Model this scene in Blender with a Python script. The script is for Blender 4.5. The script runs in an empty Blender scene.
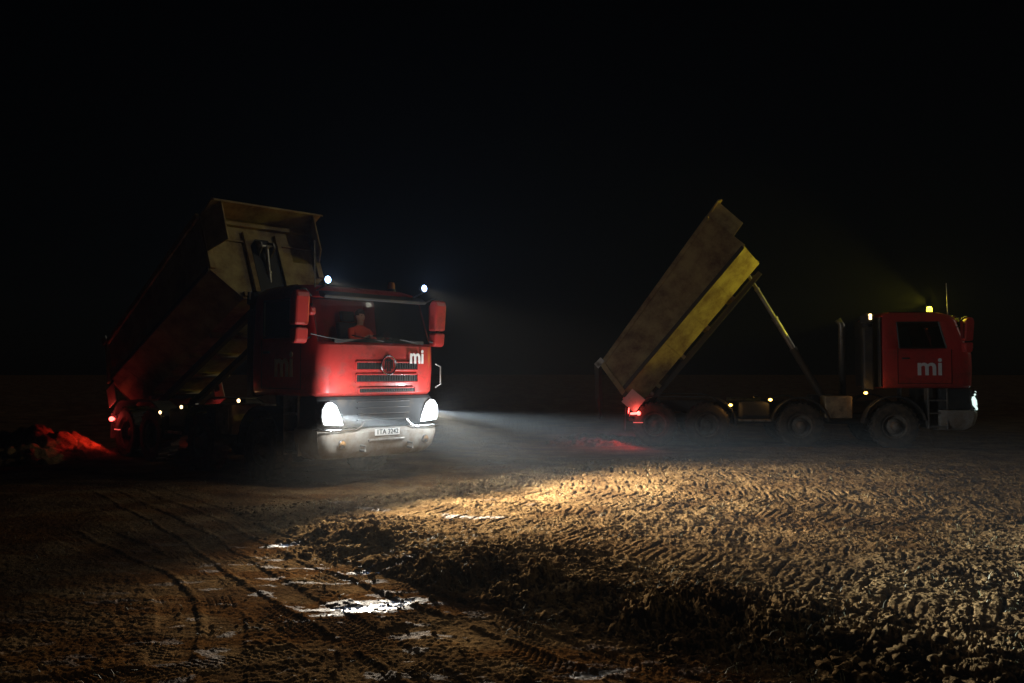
import bpy, bmesh, math, random
import numpy as np
from mathutils import Vector, Matrix, Euler

random.seed(7)
rng = np.random.default_rng(7)
scene = bpy.context.scene
COL = scene.collection
R = math.radians

# ------------------------------------------------------------------ helpers
def link(o, parent=None):
    COL.objects.link(o)
    if parent: o.parent = parent
    return o

def tag(o, label=None, cat=None, group=None, kind=None):
    if label: o['label'] = label
    if cat: o['category'] = cat
    if group: o['group'] = group
    if kind: o['kind'] = kind
    return o

def empty(name, loc, yaw=0):
    o = bpy.data.objects.new(name, None); link(o)
    o.location = loc; o.rotation_euler = (0, 0, yaw); o.empty_display_size = .3
    return o

class MB:
    """collects shapes in one bmesh"""
    def __init__(s): s.bm = bmesh.new(); s.mi = 0
    def _f(s, vs):
        try:
            f = s.bm.faces.new(vs); f.material_index = s.mi; return f
        except ValueError: return None
    def box(s, x0, x1, y0, y1, z0, z1):
        v = [s.bm.verts.new(p) for p in ((x0,y0,z0),(x1,y0,z0),(x1,y1,z0),(x0,y1,z0),(x0,y0,z1),(x1,y0,z1),(x1,y1,z1),(x0,y1,z1))]
        for q in ((3,2,1,0),(4,5,6,7),(0,1,5,4),(1,2,6,5),(2,3,7,6),(3,0,4,7)): s._f([v[i] for i in q])
        return s
    def prism(s, pts, axis, a, b):
        """closed outline pts (2D) extruded along axis from a to b"""
        def P(p, t):
            return {'x': (t, p[0], p[1]), 'y': (p[0], t, p[1]), 'z': (p[0], p[1], t)}[axis]
        A = [s.bm.verts.new(P(p, a)) for p in pts]; B = [s.bm.verts.new(P(p, b)) for p in pts]
        n = len(pts)
        s._f(A[::-1]); s._f(B)
        for i in range(n): s._f([A[i], A[(i+1) % n], B[(i+1) % n], B[i]])
        return s
    def sheet(s, pts, axis, a, b):
        def P(p, t):
            return {'x': (t, p[0], p[1]), 'y': (p[0], t, p[1]), 'z': (p[0], p[1], t)}[axis]
        A = [s.bm.verts.new(P(p, a)) for p in pts]; B = [s.bm.verts.new(P(p, b)) for p in pts]
        for i in range(len(pts)-1): s._f([A[i], A[i+1], B[i+1], B[i]])
        return s
    def tube(s, path, r, n=10):
        path = [Vector(p) for p in path]
        rs = r if isinstance(r, (list, tuple)) else [r]*len(path)
        rings = []
        up = Vector((0, 0, 1))
        for i, p in enumerate(path):
            d = (path[min(i+1, len(path)-1)] - path[max(i-1, 0)]).normalized()
            a = d.cross(up if abs(d.z) < .9 else Vector((1, 0, 0))).normalized(); b = d.cross(a)
            rings.append([s.bm.verts.new(p + (a*math.cos(t) + b*math.sin(t))*rs[i]) for t in [2*math.pi*k/n for k in range(n)]])
        for A, B in zip(rings, rings[1:]):
            for k in range(n): s._f([A[k], A[(k+1) % n], B[(k+1) % n], B[k]])
        s._f(rings[0][::-1]); s._f(rings[-1])
        return s
    def lathe(s, prof, axis='y', n=32, c=(0, 0, 0), close=True):
        """prof: list of (radius, along)"""
        rings = []
        for (r, t) in prof:
            ring = []
            for k in range(n):
                a = 2*math.pi*k/n
                u, w = r*math.cos(a), r*math.sin(a)
                p = {'y': (u, t, w), 'x': (t, u, w), 'z': (u, w, t)}[axis]
                ring.append(s.bm.verts.new((p[0]+c[0], p[1]+c[1], p[2]+c[2])))
            rings.append(ring)
        for A, B in zip(rings, rings[1:]):
            for k in range(n): s._f([A[k], A[(k+1) % n], B[(k+1) % n], B[k]])
        if close: s._f(rings[0][::-1]); s._f(rings[-1])
        return s
    def ball(s, c, r, n=2):
        m = Matrix.Translation(c) @ Matrix.Diagonal((r if not isinstance(r, tuple) else r[0], r if not isinstance(r, tuple) else r[1], r if not isinstance(r, tuple) else r[2], 1))
        res = bmesh.ops.create_icosphere(s.bm, subdivisions=n, radius=1, matrix=m)
        for v in res['verts']:
            for f in v.link_faces: f.material_index = s.mi
        return s
    def build(s, name, mats, parent=None, bevel=0, smooth=False, solid=0, normals=True):
        if normals: bmesh.ops.recalc_face_normals(s.bm, faces=s.bm.faces)
        me = bpy.data.meshes.new(name); s.bm.to_mesh(me); s.bm.free()
        for m in (mats if isinstance(mats, (list, tuple)) else [mats]): me.materials.append(m)
        o = bpy.data.objects.new(name, me); link(o, parent)
        if smooth:
            for p in me.polygons: p.use_smooth = True
        if solid:
            md = o.modifiers.new('solid', 'SOLIDIFY'); md.thickness = solid; md.offset = -1
        if bevel:
            md = o.modifiers.new('bevel', 'BEVEL'); md.width = bevel; md.segments = 2; md.limit_method = 'ANGLE'; md.angle_limit = R(35)
            if smooth: pass
        return o

# ------------------------------------------------------------------ materials
def mat(name, col, rough=.5, metal=0, spec=.5, dirt=0, dirt_col=(.10, .075, .05), dirt_scale=3, bump=0, emit=None, estr=0, coat=0):
    m = bpy.data.materials.new(name); m.use_nodes = True
    nt = m.node_tree; b = nt.nodes['Principled BSDF']
    b.inputs['Base Color'].default_value = (*col, 1); b.inputs['Roughness'].default_value = rough
    b.inputs['Metallic'].default_value = metal; b.inputs['Specular IOR Level'].default_value = spec
    b.inputs['Coat Weight'].default_value = coat
    if emit: b.inputs['Emission Color'].default_value = (*emit, 1); b.inputs['Emission Strength'].default_value = estr
    if dirt:
        tc = nt.nodes.new('ShaderNodeTexCoord'); n1 = nt.nodes.new('ShaderNodeTexNoise')
        n1.inputs['Scale'].default_value = dirt_scale; n1.inputs['Detail'].default_value = 8; n1.inputs['Roughness'].default_value = .68
        nt.links.new(tc.outputs['Object'], n1.inputs['Vector'])
        rp = nt.nodes.new('ShaderNodeValToRGB'); rp.color_ramp.elements[0].position = .62-.35*dirt; rp.color_ramp.elements[1].position = .80-.22*dirt
        nt.links.new(n1.outputs['Fac'], rp.inputs['Fac'])
        mx = nt.nodes.new('ShaderNodeMix'); mx.data_type = 'RGBA'
        nt.links.new(rp.outputs['Color'], mx.inputs['Factor']); mx.inputs['A'].default_value = (*col, 1); mx.inputs['B'].default_value = (*dirt_col, 1)
        nt.links.new(mx.outputs['Result'], b.inputs['Base Color'])
        mr = nt.nodes.new('ShaderNodeMapRange'); nt.links.new(rp.outputs['Color'], mr.inputs['Value'])
        mr.inputs['To Min'].default_value = rough; mr.inputs['To Max'].default_value = .9
        nt.links.new(mr.outputs['Result'], b.inputs['Roughness'])
        if bump:
            bp = nt.nodes.new('ShaderNodeBump'); bp.inputs['Strength'].default_value = bump; bp.inputs['Distance'].default_value = .02
            nt.links.new(n1.outputs['Fac'], bp.inputs['Height']); nt.links.new(bp.outputs['Normal'], b.inputs['Normal'])
    return m

def emis(name, col, st):
    m = bpy.data.materials.new(name); m.use_nodes = True; nt = m.node_tree
    b = nt.nodes['Principled BSDF']; b.inputs['Base Color'].default_value = (.6, .6, .6, 1); b.inputs['Roughness'].default_value = .2
    b.inputs['Emission Color'].default_value = (*col, 1); b.inputs['Emission Strength'].default_value = st
    return m

def glass_mat(name, tint, refl=.10):
    m = bpy.data.materials.new(name); m.use_nodes = True; nt = m.node_tree
    nt.nodes.remove(nt.nodes['Principled BSDF']); out = nt.nodes['Material Output']
    tr = nt.nodes.new('ShaderNodeBsdfTransparent'); tr.inputs['Color'].default_value = (*tint, 1)
    gl = nt.nodes.new('ShaderNodeBsdfGlossy'); gl.inputs['Roughness'].default_value = .06
    lw = nt.nodes.new('ShaderNodeFresnel'); lw.inputs['IOR'].default_value = 1.45
    mx = nt.nodes.new('ShaderNodeMixShader')
    nt.links.new(lw.outputs['Fac'], mx.inputs['Fac']); nt.links.new(tr.outputs['BSDF'], mx.inputs[1]); nt.links.new(gl.outputs['BSDF'], mx.inputs[2])
    nt.links.new(mx.outputs['Shader'], out.inputs['Surface'])
    return m

M = dict(
    red=mat('red_paint', (.50, .042, .036), .35, dirt=.28, dirt_col=(.22, .04, .03), dirt_scale=2.2, coat=.3),
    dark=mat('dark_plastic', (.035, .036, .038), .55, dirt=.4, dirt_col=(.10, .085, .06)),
    band=mat('grey_plastic', (.028, .030, .031), .8, dirt=.3, dirt_col=(.08, .065, .05)),
    bumper=mat('muddy_bumper', (.34, .32, .28), .55, dirt=.7, dirt_col=(.20, .155, .11), dirt_scale=4, bump=.4),
    chrome=mat('chrome', (.75, .76, .78), .18, metal=1),
    steel=mat('worn_steel', (.34, .33, .31), .45, metal=.8, dirt=.4),
    frame=mat('chassis_paint', (.05, .048, .045), .6, dirt=.6, dirt_col=(.09, .07, .05)),
    bed=mat('cream_paint', (.40, .32, .15), .6, dirt=.66, dirt_col=(.15, .085, .05), dirt_scale=1.7, bump=.3),
    bed_in=mat('scraped_steel', (.2, .17, .14), .6, dirt=.6),
    tyre=mat('muddy_tyre', (.028, .026, .024), .8, dirt=.75, dirt_col=(.11, .085, .058), dirt_scale=7, bump=.8),
    rim=mat('muddy_rim', (.22, .2, .17), .6, dirt=.8, dirt_col=(.12, .09, .06), dirt_scale=6),
    white=mat('white_vinyl', (.8, .79, .76), .5),
    plate=mat('number_plate', (.78, .78, .74), .45),
    black=mat('black_print', (.01, .01, .01), .5),
    box=mat('tan_box', (.40, .29, .17), .6, dirt=.5),
    cloth=mat('seat_cloth', (.04, .04, .05), .9),
    jacket=mat('orange_jacket', (.75, .10, .05), .8, dirt=.3, dirt_col=(.5, .05, .04), dirt_scale=14),
    trouser=mat('blue_trousers', (.03, .05, .12), .9),
    skin=mat('skin', (.5, .3, .22), .5),
    hair=mat('dark_hair', (.03, .02, .015), .8),
    paper=mat('paper', (.7, .7, .66), .8),
    pennant=mat('red_pennant', (.7, .03, .03), .7),
    flap=mat('pale_plate', (.72, .55, .52), .45, dirt=.2, dirt_col=(.4, .3, .28), dirt_scale=9),
    glass=glass_mat('window_glass', (.78, .83, .8)),
    beacon_off=mat('amber_lens', (.55, .20, .03), .25),
    lamp_white=emis('headlight_glow', (.86, .96, 1.0), 16),
    lamp_blue=emis('worklight_glow', (.36, .58, 1.0), 14),
    lamp_pos=emis('daytime_light_glow', (.75, 1.0, .92), 1.1),
    lamp_amber=emis('marker_glow', (1.0, .50, .08), 7),
    lamp_warm=emis('marker_glow_pale', (1.0, .66, .30), 5),
    lamp_yellow=emis('beacon_glow', (1.0, .84, .05), 5),
    lamp_red=emis('tail_glow', (1.0, .06, .05), 11),
    refl_glow=emis('red_reflector_glow', (1.0, .12, .10), .8),  # reflector given its own red glow in place of reflected light
)

def splash(m):
    nt = m.node_tree; mx = [n for n in nt.nodes if n.type == 'MIX'][0]; src = mx.inputs['Factor'].links[0].from_socket
    tc = nt.nodes.new('ShaderNodeTexCoord'); sx = nt.nodes.new('ShaderNodeSeparateXYZ'); nt.links.new(tc.outputs['Object'], sx.inputs[0])
    n = nt.nodes.new('ShaderNodeTexNoise'); n.inputs['Scale'].default_value = 9; n.inputs['Detail'].default_value = 9; n.inputs['Roughness'].default_value = .75; nt.links.new(tc.outputs['Object'], n.inputs['Vector'])
    mr = nt.nodes.new('ShaderNodeMapRange'); mr.inputs['From Min'].default_value = 2.15; mr.inputs['From Max'].default_value = 1.5; mr.inputs['To Min'].default_value = -.12; mr.inputs['To Max'].default_value = .22
    nt.links.new(sx.outputs['Z'], mr.inputs['Value'])
    ad = nt.nodes.new('ShaderNodeMath'); ad.operation = 'ADD'; nt.links.new(mr.outputs['Result'], ad.inputs[0]); nt.links.new(n.outputs['Fac'], ad.inputs[1])
    r = nt.nodes.new('ShaderNodeMapRange'); r.inputs['From Min'].default_value = .55; r.inputs['From Max'].default_value = .78; r.inputs['To Max'].default_value = .8; nt.links.new(ad.outputs[0], r.inputs['Value'])
    mxx = nt.nodes.new('ShaderNodeMath'); mxx.operation = 'MAXIMUM'; nt.links.new(src, mxx.inputs[0]); nt.links.new(r.outputs['Result'], mxx.inputs[1])
    nt.links.new(mxx.outputs[0], mx.inputs['Factor'])
splash(M['red'])

# ------------------------------------------------------------------ numpy noise
PERM = rng.permutation(4096).astype(np.int32)
def _h(ix, iy, s): return PERM[(PERM[(ix + s*131) & 4095] + iy) & 4095]
GCX = np.cos(np.arange(4096)*2*math.pi/4096).astype(np.float32); GSX = np.sin(np.arange(4096)*2*math.pi/4096).astype(np.float32)
def gnoise(x, y, s=0):
    ix = np.floor(x).astype(np.int32); iy = np.floor(y).astype(np.int32); fx = x-ix; fy = y-iy
    u = fx*fx*fx*(fx*(fx*6-15)+10); v = fy*fy*fy*(fy*(fy*6-15)+10)
    def g(i, j, dx, dy):
        k = _h(i, j, s); return GCX[k]*dx + GSX[k]*dy
    n0 = g(ix, iy, fx, fy)*(1-u) + g(ix+1, iy, fx-1, fy)*u
    n1 = g(ix, iy+1, fx, fy-1)*(1-u) + g(ix+1, iy+1, fx-1, fy-1)*u
    return (n0*(1-v) + n1*v)*1.5
def fbm(x, y, o=4, s=0, g=.5):
    a = 1.0; t = 0
    for k in range(o): t = t + a*gnoise(x, y, s+k); x = x*2.03+11.3; y = y*2.03+5.7; a *= g
    return t
def lumps(x, y, cell, s=0, dens=.7):
    """rounded clods scattered one per cell, value 0..1"""
    x = x/cell; y = y/cell
    ix = np.floor(x).astype(np.int32); iy = np.floor(y).astype(np.int32)
    out = np.zeros_like(x)
    for i in (-1, 0, 1):
        for j in (-1, 0, 1):
            h1 = _h(ix+i, iy+j, s); h2 = _h(ix+i, iy+j, s+7); h3 = _h(ix+i, iy+j, s+13)
            px = ix+i+h1/4096; py = iy+j+h2/4096; rr = .25+.55*((h3*37) % 4096)/4096
            rr = np.where((h3/4096) < dens, rr, .01)
            d = np.hypot(x-px, y-py)/rr
            out = np.maximum(out, rr*np.sqrt(np.clip(1-d*d, 0, 1)))
    return out
def sstep(a, b, x):
    t = np.clip((x-a)/(b-a), 0, 1); return t*t*(3-2*t)
def poly_near(x, y, pts, pad):
    P = np.array(pts)
    m = (x > P[:, 0].min()-pad) & (x < P[:, 0].max()+pad) & (y > P[:, 1].min()-pad) & (y < P[:, 1].max()+pad)
    S = np.zeros_like(x); T = np.full_like(x, 99.); L = sum(math.hypot(b[0]-a[0], b[1]-a[1]) for a, b in zip(pts, pts[1:]))
    if m.any():
        s_, t_, L = poly_st(x[m], y[m], pts); S[m] = s_; T[m] = t_
    return S, T, L
def poly_st(x, y, pts):
    """distance along and signed offset from a polyline"""
    best = np.full(x.shape, 1e9, x.dtype); S = np.zeros_like(x); T = np.zeros_like(x); acc = 0
    for (ax, ay), (bx, by) in zip(pts, pts[1:]):
        L = math.hypot(bx-ax, by-ay); ux, uy = (bx-ax)/L, (by-ay)/L
        t = np.clip((x-ax)*ux + (y-ay)*uy, 0, L)
        dx = x-ax-ux*t; dy = y-ay-uy*t; d = np.hypot(dx, dy)
        sg = np.sign(ux*dy - uy*dx); m = d < best
        best = np.where(m, d, best); S = np.where(m, acc+t, S); T = np.where(m, d*sg, T); acc += L
    return S, T, acc
def smooth_poly(pts, n=4):
    out = []
    P = [pts[0]] + list(pts) + [pts[-1]]
    for i in range(1, len(P)-2):
        p0, p1, p2, p3 = P[i-1], P[i], P[i+1], P[i+2]
        for k in range(n):
            t = k/n
            out.append(tuple(.5*((2*p1[c]) + (-p0[c]+p2[c])*t + (2*p0[c]-5*p1[c]+4*p2[c]-p3[c])*t*t + (-p0[c]+3*p1[c]-3*p2[c]+p3[c])*t**3) for c in (0, 1)))
    out.append(tuple(pts[-1])); return out

SCARP = [(34, 47), (2.9, 18.3), (-3.5, 11.5), (-2.1, 9.5), (-.8, 8.05), (.35, 7.05), (1.3, 6.3), (2.0, 5.5), (2.8, 4.4), (5, 2), (8, -3)]
FIELD = SCARP + [(70, -3), (70, 47)]
def inside(x, y, poly):
    r = np.zeros(x.shape, bool); n = len(poly)
    for i in range(n):
        (x1, y1), (x2, y2) = poly[i], poly[(i+1) % n]
        if y1 == y2: continue
        c = ((y1 > y) != (y2 > y)) & (x < (x2-x1)*(y-y1)/(y2-y1)+x1)
        r ^= c
    return r

TR_LUG = smooth_poly([(-3.2, 13.6), (-2.0, 12.2), (-.7, 10.9), (1.0, 9.3), (2.3, 7.9), (3.3, 6.7), (4.6, 5.2), (7, 3)])
TR_LUG2 = smooth_poly([(-2.6, 15.4), (0, 14.3), (1.6, 13.7), (4.3, 12.6), (7.2, 11.4), (12, 9.6)])
TR_LUG3 = smooth_poly([(-1.5, 17.2), (1.6, 15.9), (5.5, 15.1), (12, 14.6)])
TR_LUG4 = smooth_poly([(1.0, 12.1), (3.6, 11.1), (6.5, 9.6), (11, 7.6)])
LANE = [smooth_poly([(-6.2, 14.0), (-3.9, 11.2), (-2.45, 9.1), (-1.25, 7.6), (-.1, 6.25), (.9, 5.2), (2.0, 4.0)]),
        smooth_poly([(-6.7, 13.6), (-4.45, 10.7), (-3.1, 8.8), (-2.0, 7.2), (-1.1, 6.0), (-.4, 5.0), (.4, 3.7)]),
        smooth_poly([(-5.5, 10.5), (-3.3, 8.2), (-2.55, 7.0), (-2.15, 5.9), (-1.9, 5.0), (-1.7, 3.5)]),
        smooth_poly([(-3.6, 5.0), (-2.2, 5.55), (-1.2, 6.05), (-.1, 6.75), (1.0, 7.0)])]
PUDDLES = [(-1.15, 7.02, .36, .16, .25), (-1.22, 8.2, .26, .07, .35),
           (.55, 5.5, .22, .06, .3), (-2.5, 9.4, .2, .07, .3)]

DAMP = [None]
def height(x, y):
    x = x.astype(np.float32); y = y.astype(np.float32)
    r = np.hypot(x, y)
    ins = inside(x, y, FIELD)
    wob = .16*fbm(x*1.1, y*1.1, 3, 40)
    _, T, _ = poly_st(x, y, SCARP)
    d = np.where(ins, np.abs(T), -np.abs(T)) + wob
    far = 1 - sstep(15.5, 20, y)
    h = .05*fbm(x*.25, y*.25, 3, 3)*sstep(0, 6, r) + .0*r
    nearf = sstep(9, 3.5, -x + 0*y)
    h = h + .115*sstep(-.3, .45, d)*far*(.3+.7*sstep(10.8, 7.9, y))
    edge = np.exp(-((d-.25)/.55)**2)*(.55+.7*np.clip(fbm(x*.8, y*.8, 2, 60), -.6, 1))*sstep(16, 12, y)
    nw = .25+.75*sstep(10.2, 7.9, y)
    h = h + .045*edge*nw
    # tracks
    trk = np.zeros_like(x); add = np.zeros_like(x); wet = np.zeros_like(x)
    def lug(poly, w, per, dep, slant, wav=.05, s0=0):
        nonlocal trk, add, wet
        S, T, L = poly_near(x, y, poly, 1.2)
        ends = sstep(0, .5, S)*sstep(0, .5, L-S)
        T = T + wav*gnoise(S*1.3, S*0, 77+s0)
        m = (1-sstep(w*.5-.05, w*.5+.03, np.abs(T)))*ends
        ph = (S + slant*T + .018*gnoise(S*2.5, T*3, 80+s0))/per
        tri = np.abs((ph % 1)-.5)*2
        slab = sstep(.10, .30, tri)*(.8+.2*sstep(1.0, .75, tri))
        broken = sstep(-.25, .5, fbm(x*1.9, y*1.9, 4, 90+s0))
        add = add*(1-m) + m*(dep*(slab-.7)*broken)
        rim = np.exp(-((np.abs(T)-w*.5-.05)/.06)**2)*ends*.018
        add = add + rim*(1-m)
        trk = np.maximum(trk, m*.8*broken)
        wet = np.maximum(wet, m*slab*.28*sstep(.3, .8, gnoise(x*1.5, y*1.5, 91)+.15)*sstep(2.5, -.5, x))
    off = lambda P_, dx, dy: [(p[0]+dx, p[1]+dy) for p in P_]
    lug(TR_LUG3, .6, .22, .045, .15, s0=3)
    lug(off(TR_LUG3, .3, .95), .55, .22, .04, -.15, s0=6)
    lug(TR_LUG2, .5, .19, .05, .2, s0=2)
    lug(off(TR_LUG2, -.1, -.75), .5, .19, .045, -.2, s0=7)
    lug(off(TR_LUG2, .4, .62), .45, .19, .045, .2, s0=8)
    lug(TR_LUG4, .5, .19, .045, -.2, s0=4)
    lug(off(TR_LUG, 1.0, .95), .5, .20, .04, .5, s0=9)
    lug(TR_LUG, .95, .21, .05, .35)
    for i, p in enumerate(LANE):
        S, T0, L = poly_near(x, y, p, .7)
        for off in ((-.17, .17) if i < 3 else (0,)):
            T = T0 + off + .04*gnoise(S*1.1, S*0, 100+i)
            ends = sstep(0, .6, S)*sstep(0, .6, L-S)
            w = .28
            m = (1-sstep(w*.5-.02, w*.5+.02, np.abs(T)))*ends
            chev = np.abs(((S + .7*np.abs(T))/.055 % 1)-.5)*2
            grv = np.abs((T/.06 % 1)-.5)*2
            tread = sstep(.2, .45, chev)*sstep(.1, .3, grv)
            brk = sstep(-.1, .55, fbm(x*1.3, y*1.3, 3, 110+i))
            add = np.where(m > .01, add*(1-m)+m*(-.013+.011*tread*brk), add)
            add = add + (1-m)*np.exp(-((np.abs(T)-w*.5-.04)/.045)**2)*ends*.004*brk
            trk = np.maximum(trk, m*.8)
    # rough soil
    lane = sstep(-.1, -.6, d)
    rough = (.38+.62*np.exp(-((d-.35)/.9)**2))*(1-.72*lane)
    patch = sstep(-.25, .55, fbm(x*.55, y*.55, 3, 20))
    rough = rough*(.45+1.1*patch)*(1-.85*trk)
    rough = rough*(1-.25*sstep(8.6, 6.2, y)*sstep(.3, 1.8, x))*sstep(40, 14, r)
    wx_ = x+.035*gnoise(x*9, y*9, 31)+.012*gnoise(x*31, y*31, 35); wy_ = y+.035*gnoise(x*9, y*9, 32)+.012*gnoise(x*31, y*31, 36)
    big = lumps(wx_, wy_, .30, 1, .5)*.16
    mid = lumps(wx_, wy_, .13, 2, .8)*.085
    sm = lumps(wx_, wy_, .055, 3, .85)*.045
    rid = 1-np.abs(fbm(x*3.4, y*3.4, 5, 45, .68))
    crumb = np.abs(gnoise(x*15, y*15, 46))+.6*np.abs(gnoise(x*34, y*34, 47))+.35*np.abs(gnoise(x*71, y*71, 48))*(np.hypot(x, y) < 9)
    h = h + rough*(.45+.55*nw)*(big*np.exp(-((d-.3)/.7)**2)*.42*(1-lane) + mid*.42*np.exp(-((d-.35)/1.4)**2) + mid*.14 + sm*.28 + .060*(rid-.6) + .038*crumb)
    h = h + (1-.6*trk)*(.006+.009*(1-lane))*fbm(x*3.3, y*3.3, 5, 50, .66)
    h = h + .0065*(1-.5*trk)*fbm(x*18, y*18, 3, 55, .7)
    h = h + add
    # churned streaks in the lane running away from the lens
    # puddles
    pm_ = np.zeros_like(x)
    for (px, py, a, b, ang) in PUDDLES:
        ca, sa = math.cos(ang), math.sin(ang)
        u = ((x-px)*ca+(y-py)*sa)/a; v = (-(x-px)*sa+(y-py)*ca)/b
        q = np.hypot(u, v)+.55*fbm(x*3, y*9, 4, 120, .6)
        m = 1-sstep(.70, .86, q); pm_ = np.maximum(pm_, 1-sstep(.9, 2.2, q)); wet = np.maximum(wet, .35*(1-sstep(.8, 1.7, q)))
        base = .05*fbm(np.full(1, px*.25), np.full(1, py*.25), 3, 3)[0] - .012
        ripple = .008*gnoise(x*4+y*3, y*17, 125)+.004*gnoise(x*21, y*30, 126)
        h = h*(1-m) + (base+ripple)*m
        wet = np.maximum(wet, m)
    wet = np.maximum(wet, lane*.09*sstep(-.5, .3, fbm(x*.9, y*.9, 4, 131, .6)))
    wet = np.maximum(wet, lane*.16*sstep(.25, .8, fbm(x*2.2, y*5.2, 4, 130)+.15)*(1-sstep(10, 14, y)))
    DAMP[0] = np.clip(pm_ + lane*(.30+.70*sstep(-.35, .45, fbm(x*.8+y*.3, y*1.5, 4, 133, .6))) + .25*sstep(.1, .7, fbm(x*.6, y*.6, 3, 134)), 0, 1)
    return h, wet, d

# ------------------------------------------------------------------ ground (one polar sheet, dense in front of the photographer)
def mesh_from(name, co, faces, nper, mats, smooth=True):
    me = bpy.data.meshes.new(name)
    me.vertices.add(len(co)); me.vertices.foreach_set('co', co.astype(np.float32).ravel())
    nf = len(faces); me.loops.add(nf*nper); me.loops.foreach_set('vertex_index', faces.astype(np.int32).ravel())
    me.polygons.add(nf); me.polygons.foreach_set('loop_start', (np.arange(nf)*nper).astype(np.int32))
    me.polygons.foreach_set('loop_total', np.full(nf, nper, np.int32))
    me.polygons.foreach_set('use_smooth', np.full(nf, smooth, bool))
    me.update(calc_edges=True)
    for m in mats: me.materials.append(m)
    o = bpy.data.objects.new(name, me); link(o); return o

az = np.concatenate([np.linspace(-180, -50, 130, endpoint=False), np.linspace(-50, -33, 90, endpoint=False), np.linspace(-33, 33, 1180, endpoint=False),
                     np.linspace(33, 50, 90, endpoint=False), np.linspace(50, 180, 130, endpoint=False)])
rr = [.3]
while rr[-1] < 600:
    r = rr[-1]
    rr.append(r*(1.05 if r < 3.4 else 1.0026 if r < 13 else 1.0040 if r < 26 else 1.05))
rr = np.array(rr)
AZ, RR = np.meshgrid(np.radians(az), rr)
GX = RR*np.sin(AZ); GY = RR*np.cos(AZ)
H, WET, DD = height(GX.ravel(), GY.ravel())
DMP = np.append(DAMP[0], 0)
fade = 1-sstep(26, 40, RR.ravel())
H = H*fade
nr, na = RR.shape
co = np.stack([GX.ravel(), GY.ravel(), H], 1)
co = np.vstack([co, [[0, 0, 0]]]); WET = np.append(WET, 0)
I, J = np.meshgrid(np.arange(nr-1), np.arange(na), indexing='ij')
J2 = (J+1) % na
F = np.stack([I*na+J, (I+1)*na+J, (I+1)*na+J2, I*na+J2], -1).reshape(-1, 4)[:, ::-1]
# near cap as quads too (pairs of columns)
cap = np.array([[nr*na, k, (k+1) % na, (k+2) % na] for k in range(0, na, 2)])
F = np.vstack([F, cap[:, ::-1]])

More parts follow.
